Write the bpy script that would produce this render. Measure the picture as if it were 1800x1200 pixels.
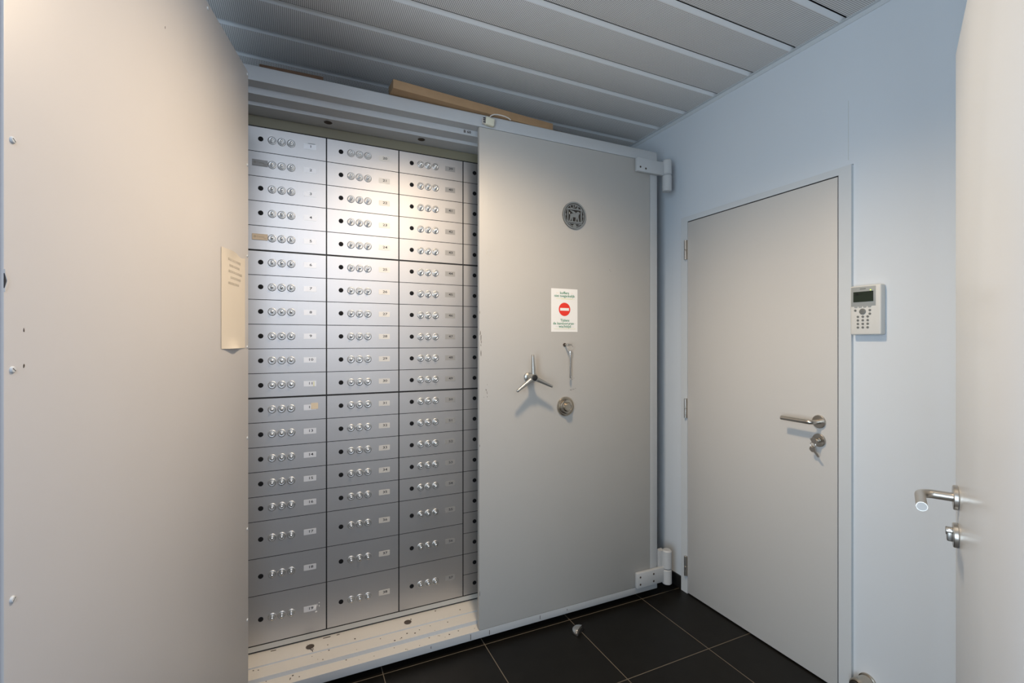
import bpy, bmesh, math, random
from mathutils import Matrix, Vector
random.seed(4)
PI = math.pi
SC = bpy.context.scene
COL = SC.collection
for o in list(bpy.data.objects):
    bpy.data.objects.remove(o)

# ------------------------------------------------------------------ camera
cam = bpy.data.cameras.new('camera')
cam.lens = 16.4
cam.sensor_width = 36
cam.shift_y = -1 / 1800
cam.clip_start = 0.01
camo = bpy.data.objects.new('camera', cam)
camo.location = (0, 0, 1.371)
camo.rotation_euler = (PI / 2, 0, math.radians(-24.7))
COL.objects.link(camo)
SC.camera = camo

# ------------------------------------------------------------------ light
W = bpy.data.worlds.new('hall_daylight')
SC.world = W
W.use_nodes = True
bg = W.node_tree.nodes['Background']
bg.inputs[0].default_value = (0.62, 0.78, 1.0, 1)
bg.inputs[1].default_value = 0.08

hl_ = bpy.data.lights.new('hall_light', 'AREA')
hl_.energy = 57
hl_.color = (0.84, 0.96, 1.14)
hl_.shape = 'RECTANGLE'
hl_.size = 1.9
hl_.size_y = 2.0
hlo = bpy.data.objects.new('hall_light', hl_)
hlo.location = (0.2, -2.1, 2.35)
hlo.rotation_euler = (math.radians(52), 0, 0)
COL.objects.link(hlo)

wl_ = bpy.data.lights.new('side_fill_light', 'AREA')  # cool fill light added out of view at the left, no window there
wl_.energy = 65
wl_.color = (0.78, 0.95, 1.10)
wl_.shape = 'RECTANGLE'
wl_.size = 1.2
wl_.size_y = 1.6
wlo = bpy.data.objects.new('side_fill_light', wl_)
wlo.location = (-1.15, -0.30, 1.35)
wlo.rotation_euler = (math.radians(94), 0, math.radians(-76))
COL.objects.link(wlo)

sp = bpy.data.lights.new('downlight', 'SPOT')
sp.energy = 106
sp.color = (1.0, 0.765, 0.51)
sp.spot_size = math.radians(150)
sp.spot_blend = 0.75
sp.shadow_soft_size = 0.09
spo = bpy.data.objects.new('downlight', sp)
spo.location = (0.60, 1.10, 2.575)
COL.objects.link(spo)

SC.view_settings.view_transform = 'Standard'
SC.view_settings.look = 'None'
SC.view_settings.gamma = 1
SC.view_settings.use_curve_mapping = False
SC.view_settings.exposure = 0.0

# ------------------------------------------------------------------ materials
def mat(name, col, rough=0.5, metal=0.0, spec=0.5, bump=0.0, bscale=200, var=0.0, vscale=6.0, emit=None):
    m = bpy.data.materials.new(name)
    m.use_nodes = True
    nt = m.node_tree
    b = nt.nodes['Principled BSDF']
    b.inputs['Base Color'].default_value = (*col, 1)
    b.inputs['Roughness'].default_value = rough
    b.inputs['Metallic'].default_value = metal
    b.inputs['Specular IOR Level'].default_value = spec
    tc = nt.nodes.new('ShaderNodeTexCoord')
    if var:
        n = nt.nodes.new('ShaderNodeTexNoise')
        n.inputs['Scale'].default_value = vscale
        n.inputs['Detail'].default_value = 5
        nt.links.new(tc.outputs['Object'], n.inputs['Vector'])
        mx = nt.nodes.new('ShaderNodeMix')
        mx.data_type = 'RGBA'
        mx.inputs['A'].default_value = (*[c * (1 - var) for c in col], 1)
        mx.inputs['B'].default_value = (*[min(1, c * (1 + var)) for c in col], 1)
        nt.links.new(n.outputs['Fac'], mx.inputs['Factor'])
        nt.links.new(mx.outputs['Result'], b.inputs['Base Color'])
    if bump:
        n2 = nt.nodes.new('ShaderNodeTexNoise')
        n2.inputs['Scale'].default_value = bscale
        n2.inputs['Detail'].default_value = 3
        nt.links.new(tc.outputs['Object'], n2.inputs['Vector'])
        bp = nt.nodes.new('ShaderNodeBump')
        bp.inputs['Strength'].default_value = bump
        bp.inputs['Distance'].default_value = 0.002
        nt.links.new(n2.outputs['Fac'], bp.inputs['Height'])
        nt.links.new(bp.outputs['Normal'], b.inputs['Normal'])
    if emit:
        b.inputs['Emission Color'].default_value = (*emit[0], 1)
        b.inputs['Emission Strength'].default_value = emit[1]
    return m

M = {}
M['safe'] = mat('grey_safe_paint', (0.418, 0.406, 0.386), 0.42, bump=0.05, bscale=90, var=0.02)
M['safe_body'] = mat('grey_body_paint', (0.465, 0.48, 0.495), 0.45, bump=0.05, bscale=90, var=0.03)
M['plate_paint'] = mat('cover_plate_paint', (0.575, 0.565, 0.57), 0.42, bump=0.04, bscale=60, var=0.02)
M['wall'] = mat('wall_paint', (0.645, 0.695, 0.75), 0.6, bump=0.06, bscale=300, var=0.012, vscale=2)
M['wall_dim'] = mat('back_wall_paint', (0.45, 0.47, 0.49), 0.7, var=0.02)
M['door_white'] = mat('door_laminate', (0.57, 0.56, 0.545), 0.45, var=0.01, vscale=3)
M['door_gloss'] = mat('glossy_door_paint', (0.62, 0.67, 0.74), 0.27, var=0.01, vscale=3)
M['casing'] = mat('casing_paint', (0.59, 0.625, 0.655), 0.6)
M['steel'] = mat('brushed_steel', (0.52, 0.49, 0.45), 0.32, 1.0, bump=0.03, bscale=400)
M['satin'] = mat('satin_steel', (0.56, 0.54, 0.51), 0.34, 1.0)
M['endcap'] = mat('pale_end_cap', (0.50, 0.52, 0.54), 0.5)
M['chrome'] = mat('bright_chrome', (0.75, 0.73, 0.70), 0.18, 1.0)
M['dialmetal'] = mat('dial_metal', (0.60, 0.60, 0.59), 0.42, 1.0)
M['nickel'] = mat('worn_nickel', (0.50, 0.45, 0.38), 0.25, 1.0)
M['cast'] = mat('cast_grey_metal', (0.42, 0.42, 0.40), 0.38, 0.85)
M['black'] = mat('black_void', (0.008, 0.008, 0.009), 0.6)
M['blackplastic'] = mat('black_plastic', (0.006, 0.006, 0.007), 0.6, spec=0.2)
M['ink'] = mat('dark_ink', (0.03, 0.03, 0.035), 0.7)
M['chip'] = mat('chipped_dark_metal', (0.06, 0.045, 0.035), 0.7)
M['chipsoft'] = mat('rubbed_scratch', (0.40, 0.36, 0.27), 0.7)
M['void_brown'] = mat('dark_emblem_ground', (0.018, 0.015, 0.012), 0.7)
M['olive'] = mat('olive_header_paint', (0.20, 0.185, 0.125), 0.5, var=0.05)
M['strip'] = mat('pale_strip_paint', (0.46, 0.45, 0.42), 0.45)
M['sillpaint'] = mat('cream_sill_paint', (0.60, 0.57, 0.52), 0.5, var=0.03, vscale=9)
M['paper'] = mat('white_paper', (0.80, 0.79, 0.77), 0.75)
M['oldpaper'] = mat('yellowed_paper', (0.70, 0.64, 0.55), 0.8, var=0.03)
M['faint'] = mat('faded_ink', (0.50, 0.45, 0.38), 0.8)
M['red'] = mat('red_print', (0.75, 0.035, 0.02), 0.6)
M['green'] = mat('green_print', (0.03, 0.22, 0.12), 0.7)
M['yellow'] = mat('yellow_print', (0.72, 0.70, 0.25), 0.7)
M['orange'] = mat('pale_orange_print', (0.78, 0.58, 0.40), 0.7)
M['greyink'] = mat('pale_grey_print', (0.50, 0.52, 0.50), 0.7)
M['numplate'] = mat('number_plate', (0.82, 0.82, 0.83), 0.55, 0.7)
M['numplate_cream'] = mat('cream_number_plate', (0.74, 0.70, 0.64), 0.55, 0.7)
M['numplate_grey'] = mat('grey_number_plate', (0.41, 0.40, 0.385), 0.55, 0.7)
M['sticker_grey'] = mat('grey_sticker', (0.33, 0.325, 0.315), 0.55, 0.6)
M['sticker_beige'] = mat('beige_sticker', (0.66, 0.53, 0.38), 0.5)
M['sticker_ink'] = mat('sticker_ink', (0.22, 0.20, 0.18), 0.6)
M['tape'] = mat('beige_tape', (0.70, 0.60, 0.45), 0.7)
M['keypad_white'] = mat('keypad_plastic', (0.66, 0.66, 0.64), 0.4)
M['keypad_grey'] = mat('keypad_grey_plastic', (0.33, 0.35, 0.35), 0.45)
M['button'] = mat('grey_button', (0.16, 0.17, 0.165), 0.5)
M['lcd'] = mat('lcd_glass', (0.022, 0.032, 0.022), 0.2)
M['lcdink'] = mat('lcd_segment', (0.006, 0.008, 0.007), 0.4)
M['led'] = mat('green_led', (0.5, 0.8, 0.1), 0.4, emit=((0.6, 0.9, 0.05), 1.2))
M['wood'] = mat('raw_batten_wood', (0.32, 0.20, 0.105), 0.7, var=0.15, vscale=25)
M['woodend'] = mat('batten_end_grain', (0.22, 0.15, 0.085), 0.8, var=0.15, vscale=60)
M['wooddark'] = mat('dark_lath_wood', (0.10, 0.055, 0.03), 0.75, var=0.4, vscale=30)
M['cream_plastic'] = mat('cream_plastic', (0.62, 0.60, 0.48), 0.45)
M['cable'] = mat('white_cable', (0.60, 0.57, 0.53), 0.5)
M['skirting'] = mat('black_skirting', (0.010, 0.010, 0.010), 0.4)
M['bumper'] = mat('dark_rubber', (0.02, 0.018, 0.016), 0.6)
M['lens'] = mat('lamp_lens', (0.8, 0.8, 0.8), 0.4, emit=((1, 0.82, 0.62), 12))
M['ringwhite'] = mat('white_lamp_ring', (0.7, 0.7, 0.7), 0.4)
M['panel_plain'] = mat('ceiling_edge_paint', (0.80, 0.83, 0.86), 0.5, 0.0)

def alu_mat():
    m = mat('anodised_aluminium', (0.59, 0.575, 0.565), 0.40, 1.0)
    nt = m.node_tree
    b = nt.nodes['Principled BSDF']
    tc = nt.nodes.new('ShaderNodeTexCoord')
    mp = nt.nodes.new('ShaderNodeMapping')
    mp.inputs['Scale'].default_value = (220, 220, 2.5)
    n = nt.nodes.new('ShaderNodeTexNoise')
    n.inputs['Scale'].default_value = 1
    n.inputs['Detail'].default_value = 2
    nt.links.new(tc.outputs['Object'], mp.inputs['Vector'])
    nt.links.new(mp.outputs['Vector'], n.inputs['Vector'])
    mr = nt.nodes.new('ShaderNodeMapRange')
    mr.inputs['To Min'].default_value = 0.43
    mr.inputs['To Max'].default_value = 0.52
    nt.links.new(n.outputs['Fac'], mr.inputs['Value'])
    nt.links.new(mr.outputs['Result'], b.inputs['Roughness'])
    return m
M['alu'] = alu_mat()

def perforated():
    m = mat('perforated_ceiling_metal', (0.30, 0.30, 0.295), 0.7, 0.0, spec=0.2)
    nt = m.node_tree
    b = nt.nodes['Principled BSDF']
    tc = nt.nodes.new('ShaderNodeTexCoord')
    sc = nt.nodes.new('ShaderNodeVectorMath'); sc.operation = 'MULTIPLY'
    sc.inputs[1].default_value = (1 / 0.0068, 1 / 0.0068, 0)
    fr = nt.nodes.new('ShaderNodeVectorMath'); fr.operation = 'FRACTION'
    sb = nt.nodes.new('ShaderNodeVectorMath'); sb.operation = 'SUBTRACT'
    sb.inputs[1].default_value = (0.5, 0.5, 0)
    ln = nt.nodes.new('ShaderNodeVectorMath'); ln.operation = 'LENGTH'
    rp = nt.nodes.new('ShaderNodeMapRange')
    rp.inputs['From Min'].default_value = 0.24
    rp.inputs['From Max'].default_value = 0.34
    nt.links.new(tc.outputs['Object'], sc.inputs[0])
    nt.links.new(sc.outputs[0], fr.inputs[0])
    nt.links.new(fr.outputs[0], sb.inputs[0])
    nt.links.new(sb.outputs[0], ln.inputs[0])
    nt.links.new(ln.outputs['Value'], rp.inputs['Value'])
    mx = nt.nodes.new('ShaderNodeMix'); mx.data_type = 'RGBA'
    mx.inputs['A'].default_value = (0.13, 0.13, 0.13, 1)
    mx.inputs['B'].default_value = (0.73, 0.72, 0.71, 1)
    nt.links.new(rp.outputs['Result'], mx.inputs['Factor'])
    nt.links.new(mx.outputs['Result'], b.inputs['Base Color'])
    return m
M['perf'] = perforated()

def tile_mat():
    m = mat('dark_floor_tile', (0.016, 0.014, 0.012), 0.42, spec=0.25)
    nt = m.node_tree
    b = nt.nodes['Principled BSDF']
    tc = nt.nodes.new('ShaderNodeTexCoord')
    sx = nt.nodes.new('ShaderNodeSeparateXYZ')
    nt.links.new(tc.outputs['Object'], sx.inputs[0])
    outs = []
    for ax, off, pitch in (('X', 0.3205, 0.448), ('Y', 1.9655, 0.443)):
        a = nt.nodes.new('ShaderNodeMath'); a.operation = 'SUBTRACT'
        a.inputs[1].default_value = off
        nt.links.new(sx.outputs[ax], a.inputs[0])
        pp = nt.nodes.new('ShaderNodeMath'); pp.operation = 'PINGPONG'
        pp.inputs[1].default_value = pitch / 2
        nt.links.new(a.outputs[0], pp.inputs[0])
        lt = nt.nodes.new('ShaderNodeMath'); lt.operation = 'LESS_THAN'
        lt.inputs[1].default_value = 0.0017
        nt.links.new(pp.outputs[0], lt.inputs[0])
        outs.append(lt)
    mxm = nt.nodes.new('ShaderNodeMath'); mxm.operation = 'MAXIMUM'
    nt.links.new(outs[0].outputs[0], mxm.inputs[0])
    nt.links.new(outs[1].outputs[0], mxm.inputs[1])
    n = nt.nodes.new('ShaderNodeTexNoise')
    n.inputs['Scale'].default_value = 14
    n.inputs['Detail'].default_value = 8
    nt.links.new(tc.outputs['Object'], n.inputs['Vector'])
    mx0 = nt.nodes.new('ShaderNodeMix'); mx0.data_type = 'RGBA'
    mx0.inputs['A'].default_value = (0.0035, 0.0032, 0.0026, 1)
    mx0.inputs['B'].default_value = (0.0085, 0.0075, 0.006, 1)
    nt.links.new(n.outputs['Fac'], mx0.inputs['Factor'])
    mx = nt.nodes.new('ShaderNodeMix'); mx.data_type = 'RGBA'
    mx.inputs['B'].default_value = (0.15, 0.125, 0.095, 1)
    nt.links.new(mx0.outputs['Result'], mx.inputs['A'])
    nt.links.new(mxm.outputs[0], mx.inputs['Factor'])
    nt.links.new(mx.outputs['Result'], b.inputs['Base Color'])
    bp = nt.nodes.new('ShaderNodeBump')
    bp.inputs['Strength'].default_value = 0.15
    bp.inputs['Distance'].default_value = 0.002
    nt.links.new(n.outputs['Fac'], bp.inputs['Height'])
    nt.links.new(bp.outputs['Normal'], b.inputs['Normal'])
    return m
M['tile'] = tile_mat()

# ------------------------------------------------------------------ mesh helpers
class MB:
    """collects shapes, links them as one mesh object"""
    def __init__(s):
        s.bm = bmesh.new()
    def box(s, a, b, mi=0, bev=0.0, seg=2):
        x0, y0, z0 = a; x1, y1, z1 = b
        bm = bmesh.new()
        v = [bm.verts.new(p) for p in ((x0, y0, z0), (x1, y0, z0), (x1, y1, z0), (x0, y1, z0),
                                       (x0, y0, z1), (x1, y0, z1), (x1, y1, z1), (x0, y1, z1))]
        for f in ((0, 3, 2, 1), (4, 5, 6, 7), (0, 1, 5, 4), (1, 2, 6, 5), (2, 3, 7, 6), (3, 0, 4, 7)):
            bm.faces.new([v[i] for i in f])
        if bev:
            bmesh.ops.bevel(bm, geom=bm.edges[:], offset=bev, segments=seg, affect='EDGES', profile=0.5)
        s.merge(bm, mi, smooth=bool(bev))
        return s
    def merge(s, bm, mi=0, mx=None, smooth=False):
        for f in bm.faces:
            f.material_index = mi
            f.smooth = smooth
        if mx is not None:
            bm.transform(mx)
        me = bpy.data.meshes.new('tmp')
        bm.to_mesh(me)
        bm.free()
        s.bm.from_mesh(me)
        bpy.data.meshes.remove(me)
    def lathe(s, prof, c=(0, 0, 0), axis=(0, -1, 0), seg=24, mi=0):
        """prof: list of (radius, height along axis)"""
        bm = bmesh.new()
        rings = []
        for r, h in prof:
            if r <= 1e-6:
                rings.append([bm.verts.new((0, 0, h))])
            else:
                rings.append([bm.verts.new((r * math.cos(2 * PI * i / seg), r * math.sin(2 * PI * i / seg), h)) for i in range(seg)])
        for A, B in zip(rings, rings[1:]):
            for i in range(seg):
                j = (i + 1) % seg
                if len(A) == 1 and len(B) == 1:
                    continue
                if len(A) == 1:
                    bm.faces.new((A[0], B[i], B[j]))
                elif len(B) == 1:
                    bm.faces.new((A[i], A[j], B[0]))
                else:
                    bm.faces.new((A[i], A[j], B[j], B[i]))
        if len(rings[0]) > 1:
            bm.faces.new(rings[0][::-1])
        if len(rings[-1]) > 1:
            bm.faces.new(rings[-1])
        q = Vector((0, 0, 1)).rotation_difference(Vector(axis))
        bmesh.ops.recalc_face_normals(bm, faces=bm.faces[:])
        s.merge(bm, mi, Matrix.Translation(c) @ q.to_matrix().to_4x4(), True)
        return s
    def cyl(s, c, axis, r, h, seg=24, mi=0, bev=0.0):
        b = min(bev, r * .9, h * .45)
        prof = [(r, 0), (r, h)] if not b else [(r - b, 0), (r, b), (r, h - b), (r - b, h)]
        return s.lathe(prof, c, axis, seg, mi)
    def tube(s, pts, r, seg=10, mi=0, caps=True):
        pts = [Vector(p) for p in pts]
        rr = r if isinstance(r, (list, tuple)) else [r] * len(pts)
        bm = bmesh.new()
        rings = []
        up = None
        for i, p in enumerate(pts):
            t = (pts[min(i + 1, len(pts) - 1)] - pts[max(i - 1, 0)]).normalized()
            if up is None:
                up = Vector((0, 0, 1)) if abs(t.z) < .9 else Vector((1, 0, 0))
            a = t.cross(up).normalized()
            u2 = a.cross(t).normalized()
            up = u2
            rings.append([bm.verts.new(p + (a * math.cos(2 * PI * k / seg) + u2 * math.sin(2 * PI * k / seg)) * rr[i]) for k in range(seg)])
        for A, B in zip(rings, rings[1:]):
            for k in range(seg):
                j = (k + 1) % seg
                bm.faces.new((A[k], A[j], B[j], B[k]))
        if caps:
            bm.faces.new(rings[0][::-1]); bm.faces.new(rings[-1])
        bmesh.ops.recalc_face_normals(bm, faces=bm.faces[:])
        s.merge(bm, mi, None, True)
        return s
    def prism(s, pts, y0, y1, mi=0):
        """polygon in X,Z extruded from y0 (front) to y1"""
        bm = bmesh.new()
        A = [bm.verts.new((x, y0, z)) for x, z in pts]
        B = [bm.verts.new((x, y1, z)) for x, z in pts]
        n = len(pts)
        bm.faces.new(A); bm.faces.new(B[::-1])
        for i in range(n):
            j = (i + 1) % n
            bm.faces.new((A[j], A[i], B[i], B[j]))
        bmesh.ops.recalc_face_normals(bm, faces=bm.faces[:])
        s.merge(bm, mi)
        return s
    def ring(s, ro, ri, y0, y1, c=(0, 0), seg=32, mi=0):
        """flat ring in the X,Z plane"""
        bm = bmesh.new()
        V = []
        for y in (y0, y1):
            for r in (ro, ri):
                V.append([bm.verts.new((c[0] + r * math.cos(2 * PI * i / seg), y, c[1] + r * math.sin(2 * PI * i / seg))) for i in range(seg)])
        for i in range(seg):
            j = (i + 1) % seg
            bm.faces.new((V[0][i], V[0][j], V[1][j], V[1][i]))
            bm.faces.new((V[2][i], V[2][j], V[3][j], V[3][i]))
            bm.faces.new((V[0][i], V[0][j], V[2][j], V[2][i]))
            bm.faces.new((V[1][i], V[1][j], V[3][j], V[3][i]))
        bmesh.ops.recalc_face_normals(bm, faces=bm.faces[:])
        s.merge(bm, mi)
        return s
    def mesh(s, name):
        me = bpy.data.meshes.new(name)
        s.bm.to_mesh(me)
        s.bm.free()
        me.set_sharp_from_angle(angle=math.radians(42))
        return me
    def build(s, name, mats, parent=None, loc=None, rotz=0):
        me = s.mesh(name)
        for m in (mats if isinstance(mats, (list, tuple)) else [mats]):
            me.materials.append(m)
        return link(name, me, parent, loc, rotz)

def link(name, data, parent=None, loc=None, rotz=0):
    o = bpy.data.objects.new(name, data)
    COL.objects.link(o)
    if parent:
        o.parent = parent
    if loc is not None:
        o.location = loc
    if rotz:
        o.rotation_euler = (0, 0, rotz)
    return o

def smooth_angle(o, a=35):
    me = o.data
    me.set_sharp_from_angle(angle=math.radians(a))

def tag(o, label=None, cat=None, group=None, kind=None):
    if label: o['label'] = label
    if cat: o['category'] = cat
    if group: o['group'] = group
    if kind: o['kind'] = kind
    return o

def thing(name, label, cat, loc=(0, 0, 0), rotz=0, group=None):
    o = link(name, None, None, loc, rotz)
    return tag(o, label, cat, group)

def struct(o, label, cat):
    return tag(o, label, cat, None, 'structure')

def text_bm(txt, size, depth=0.0004, sx=1.0, bold=0.0):
    """letters standing in the X,Z plane, reading from the -Y side, centred on the origin"""
    cu = bpy.data.curves.new('txt', 'FONT')
    cu.body = txt
    cu.size = size
    cu.align_x = 'CENTER'
    cu.align_y = 'CENTER'
    cu.extrude = depth / 2
    cu.offset = bold
    cu.resolution_u = 2
    o = bpy.data.objects.new('txt', cu)
    COL.objects.link(o)
    dg = bpy.context.evaluated_depsgraph_get()
    me = bpy.data.meshes.new_from_object(o.evaluated_get(dg))
    bm = bmesh.new()
    bm.from_mesh(me)
    bpy.data.objects.remove(o)
    bpy.data.curves.remove(cu)
    bpy.data.meshes.remove(me)
    bm.transform(Matrix.Rotation(PI / 2, 4, 'X') @ Matrix.Diagonal((sx, 1, 1, 1)))
    return bm

def specks(mb, spots, y, mi, thick=0.0004):
    """irregular chips on a face looking to -Y: (x, z, width, height, slant)"""
    for x, z, w, h, sl in spots:
        pts = []
        n = 7
        for i in range(n):
            a = 2 * PI * i / n
            r = random.uniform(.55, 1.0)
            pts.append((x + w / 2 * r * math.cos(a) + sl * math.sin(a), z + h / 2 * r * math.sin(a)))
        mb.prism(pts, y - thick, y + 0.0003, mi)

# ------------------------------------------------------------------ room shell
WX = 1.937            # right wall face
ZC = 2.614            # ceiling face
fl = MB().box((-1.2, -1.6, -0.05), (2.1, 2.85, 0)).build('floor', M['tile'])
struct(fl, 'dark brown ceramic tile floor with pale thin grout lines', 'floor')

wr = MB()
DY0, DY1 = 1.078, 1.948   # casing outer edges along Y
wr.box((WX, DY1, 0), (2.1, 2.85, 2.75))
wr.box((WX, -0.12, 0), (2.1, DY0, 2.75))
wr.box((WX, DY0, 2.05), (2.1, DY1, 2.75))
wr.box((2.05, DY0, 0), (2.1, DY1, 2.05))
wr.box((WX - 0.0006, 1.0955, 2.07), (WX + 0.001, 1.0965, 2.30), 1)   # hairline crack above the casing
o = wr.build('wall_right', [M['wall'], M['greyink']])
struct(o, 'pale blue-white painted wall holding the closed white door', 'wall')
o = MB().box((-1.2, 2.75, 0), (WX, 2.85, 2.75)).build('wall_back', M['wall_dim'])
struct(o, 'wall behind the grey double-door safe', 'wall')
o = MB().box((-1.3, -0.12, 0), (-1.2, 2.85, 2.75)).build('wall_left', M['wall'])
struct(o, 'wall behind the opened safe door', 'wall')
o = MB().box((0.64, -0.12, 0), (WX, 0.06, 2.75)).build('wall_front', M['wall'])
struct(o, 'wall behind the near white door', 'wall')

# ceiling: dark void sheet with long perforated metal panels below it
ce = MB().box((-1.2, -0.12, ZC + 0.04), (WX, 2.75, ZC + 0.1)).build('ceiling', M['black'])
struct(ce, 'lowered ceiling of long perforated grey metal panels', 'ceiling')
pitch = 0.2033
panel_me = None
for k in range(-5, 8):
    y = 1.0995 + pitch * k
    y1 = y + pitch - 0.007
    if y1 > 2.74: y1 = 2.74
    mb = MB()
    bm = bmesh.new()
    L, R = -1.195, WX - 0.004
    prof = [(y + 0.003, ZC + 0.026), (y + 0.003, ZC + 0.0085), (y + 0.021, ZC), (y1 - 0.004, ZC), (y1, ZC + 0.004), (y1, ZC + 0.022)]
    A = [bm.verts.new((L, a, b)) for a, b in prof]
    B = [bm.verts.new((R, a, b)) for a, b in prof]
    for i in range(len(prof)):
        j = (i + 1) % len(prof)
        f = bm.faces.new((A[i], A[j], B[j], B[i]))
    bm.faces.new(A); bm.faces.new(B)
    bmesh.ops.recalc_face_normals(bm, faces=bm.faces[:])
    mi = {}
    for f in bm.faces:
        f.material_index = 1 if f.normal.z < -0.99 else (2 if abs(f.normal.y) > 0.98 or f.normal.z > 0.9 else 0)
    me = bpy.data.meshes.new('p'); bm.to_mesh(me); bm.free()
    mb.bm.from_mesh(me)
    mb.build('ceiling_panel', [M['panel_plain'], M['perf'], M['black']], ce)
o = MB().box((WX - 0.016, 0.06, ZC - 0.002), (WX, 2.75, ZC), 0).box((WX - 0.003, 0.06, ZC - 0.020), (WX, 2.75, ZC)).build('trim_1', M['casing'])
struct(o, 'thin white edge trim where ceiling meets right wall', 'trim')

o = MB().box((WX - 0.012, DY1, 0), (WX, 2.75, 0.068), 0, 0.002).build('baseboard_right', M['skirting'])
struct(o, 'black tile skirting beside the safe', 'baseboard')

# recessed lamp that lights the room
lp = thing('ceiling_downlight', 'round white downlight recessed in the metal ceiling', 'lamp', (0.60, 1.10, ZC))
MB().ring(0.062, 0.048, 0, 0.006).build('trim_ring', M['ringwhite'], lp).rotation_euler = (-PI / 2, 0, 0)
MB().cyl((0, 0, 0.0), (0, 0, 1), 0.048, 0.003).build('lens', M['lens'], lp)

# ------------------------------------------------------------------ the closed door in the right wall (local frame: x along -Y, looks to -X)
def wall_frame(name, y, z, x=WX):
    return link(name, None, None, (x, y, z), -PI / 2)

cs = MB()
CX = 0.014
# local x: 0 at DY1 ... width
wdt = DY1 - DY0
cs.box((0.0, -CX, 0), (0.0445, 0.10, 2.0465))
cs.box((wdt - 0.0465, -CX, 0), (wdt, 0.10, 2.0465))
cs.box((0.0445, -CX, 2.0185), (wdt - 0.0465, 0.10, 2.0465))
cs.box((0.0445, -CX + 0.004, 2.0142), (wdt - 0.0465, 0.03, 2.0184), 1)
cs.box((0.0446, -CX + 0.004, 0.01), (0.0464, 0.03, 2.0142), 1)
cs.box((wdt - 0.0507, -CX + 0.004, 0.01), (wdt - 0.0466, 0.03, 2.0142), 1)
cs.box((0.0445, 0.045, 0), (wdt - 0.0465, 0.10, 2.019), 1)
o = cs.build('trim_2', [M['casing'], M['black']], None, (WX, DY1, 0), -PI / 2)
smooth_angle(o)
struct(o, 'flat pale casing around the closed white door', 'trim')

d1 = link('door_1', None, None, (WX, DY1, 0), -PI / 2)
struct(d1, 'closed flat white door with lever handle in the right wall', 'door')
LX0, LX1 = 0.0465, wdt - 0.0508
FY = -0.0130
lf = MB().box((LX0, FY, 0.006), (LX1, 0.035, 2.0140), 0, 0.0010).build('leaf', M['door_white'], d1)
smooth_angle(lf)
for zc in (1.865, 1.006, 0.150):
    h = MB()
    h.cyl((0.0395, -0.0225, zc - 0.053), (0, 0, 1), 0.0068, 0.0515, 14, 0, 0.001)
    h.cyl((0.0395, -0.0225, zc + 0.0), (0, 0, 1), 0.0068, 0.0525, 14, 0, 0.001)
    h.box((0.0395, -0.0195, zc - 0.053), (0.0475, -0.0135, zc + 0.0525))
    smooth_angle(h.build('hinge', M['steel'], d1))
hx = DY1 - 1.1975
hd = MB()
hd.cyl((hx, FY, 1.044), (0, -1, 0), 0.0262, 0.009, 32, 0, 0.0015)
pts = [(hx, FY - 0.008, 1.044)]
for i in range(0, 9):
    a = i / 8 * PI / 2
    pts.append((hx - 0.018 * (1 - math.cos(a)), FY - 0.034 - 0.018 * math.sin(a), 1.044))
pts += [(hx - 0.060, FY - 0.052, 1.0445), (hx - 0.128, FY - 0.052, 1.045)]
hd.tube(pts, 0.0090, 16)
smooth_angle(hd.build('lever_handle', M['steel'], d1))
lk = MB()
lk.cyl((hx, FY, 0.969), (0, -1, 0), 0.0262, 0.009, 32, 0, 0.0015)
lk.cyl((hx, FY - 0.009, 0.969), (0, -1, 0), 0.0085, 0.003, 20, 0, 0.0005)
smooth_angle(lk.build('lock_rosette', M['steel'], d1))

# keys hanging in that lock
ky = thing('key_pair', 'two small keys on a ring hanging from the closed door lock', 'keys', (WX, DY1, 0), -PI / 2)
def key_mesh(bx, by, bz, ang, L=0.026):
    """key hanging from its bow centre, pointing down at an angle"""
    k = MB()
    k.prism([(-0.011, -0.006), (-0.006, -0.0115), (0.006, -0.0115), (0.011, -0.006), (0.011, 0.005), (0.006, 0.0105), (-0.006, 0.0105), (-0.011, 0.005)], -0.0012, 0.0012)
    k.box((-0.0035, -0.0011, -0.0115 - L), (0.0035, 0.0011, -0.011))
    for q in range(4):
        k.box((0.003, -0.0010, -0.017 - q * 0.005), (0.0055 - 0.001 * (q % 2), 0.0010, -0.014 - q * 0.005))
    k.bm.transform(Matrix.Translation((bx, by, bz)) @ Matrix.Rotation(ang, 4, 'Y'))
    return k
kk = MB()
kk.prism([(-0.0035, -0.004), (0.0035, -0.004), (0.0035, 0.004), (-0.0035, 0.004)], FY - 0.026, FY - 0.0121)
kk.prism([(-0.018, 0.006), (-0.009, -0.010), (0.007, -0.009), (0.010, 0.001), (0.004, 0.008), (-0.008, 0.010)], FY - 0.034, FY - 0.026)
kk.bm.transform(Matrix.Translation((hx, 0, 0.969)))
kk.build('inserted_key', M['steel'], ky)
rg = MB()
rg.tube([(hx - 0.007 + 0.011 * math.cos(a), FY - 0.031, 0.951 + 0.011 * math.sin(a)) for a in [i / 20 * 2 * PI for i in range(21)]], 0.0010, 6, 0, False)
rg.build('key_ring', M['steel'], ky)
key_mesh(hx - 0.010, FY - 0.030, 0.934, -0.75).build('hanging_key', M['steel'], ky)

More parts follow.
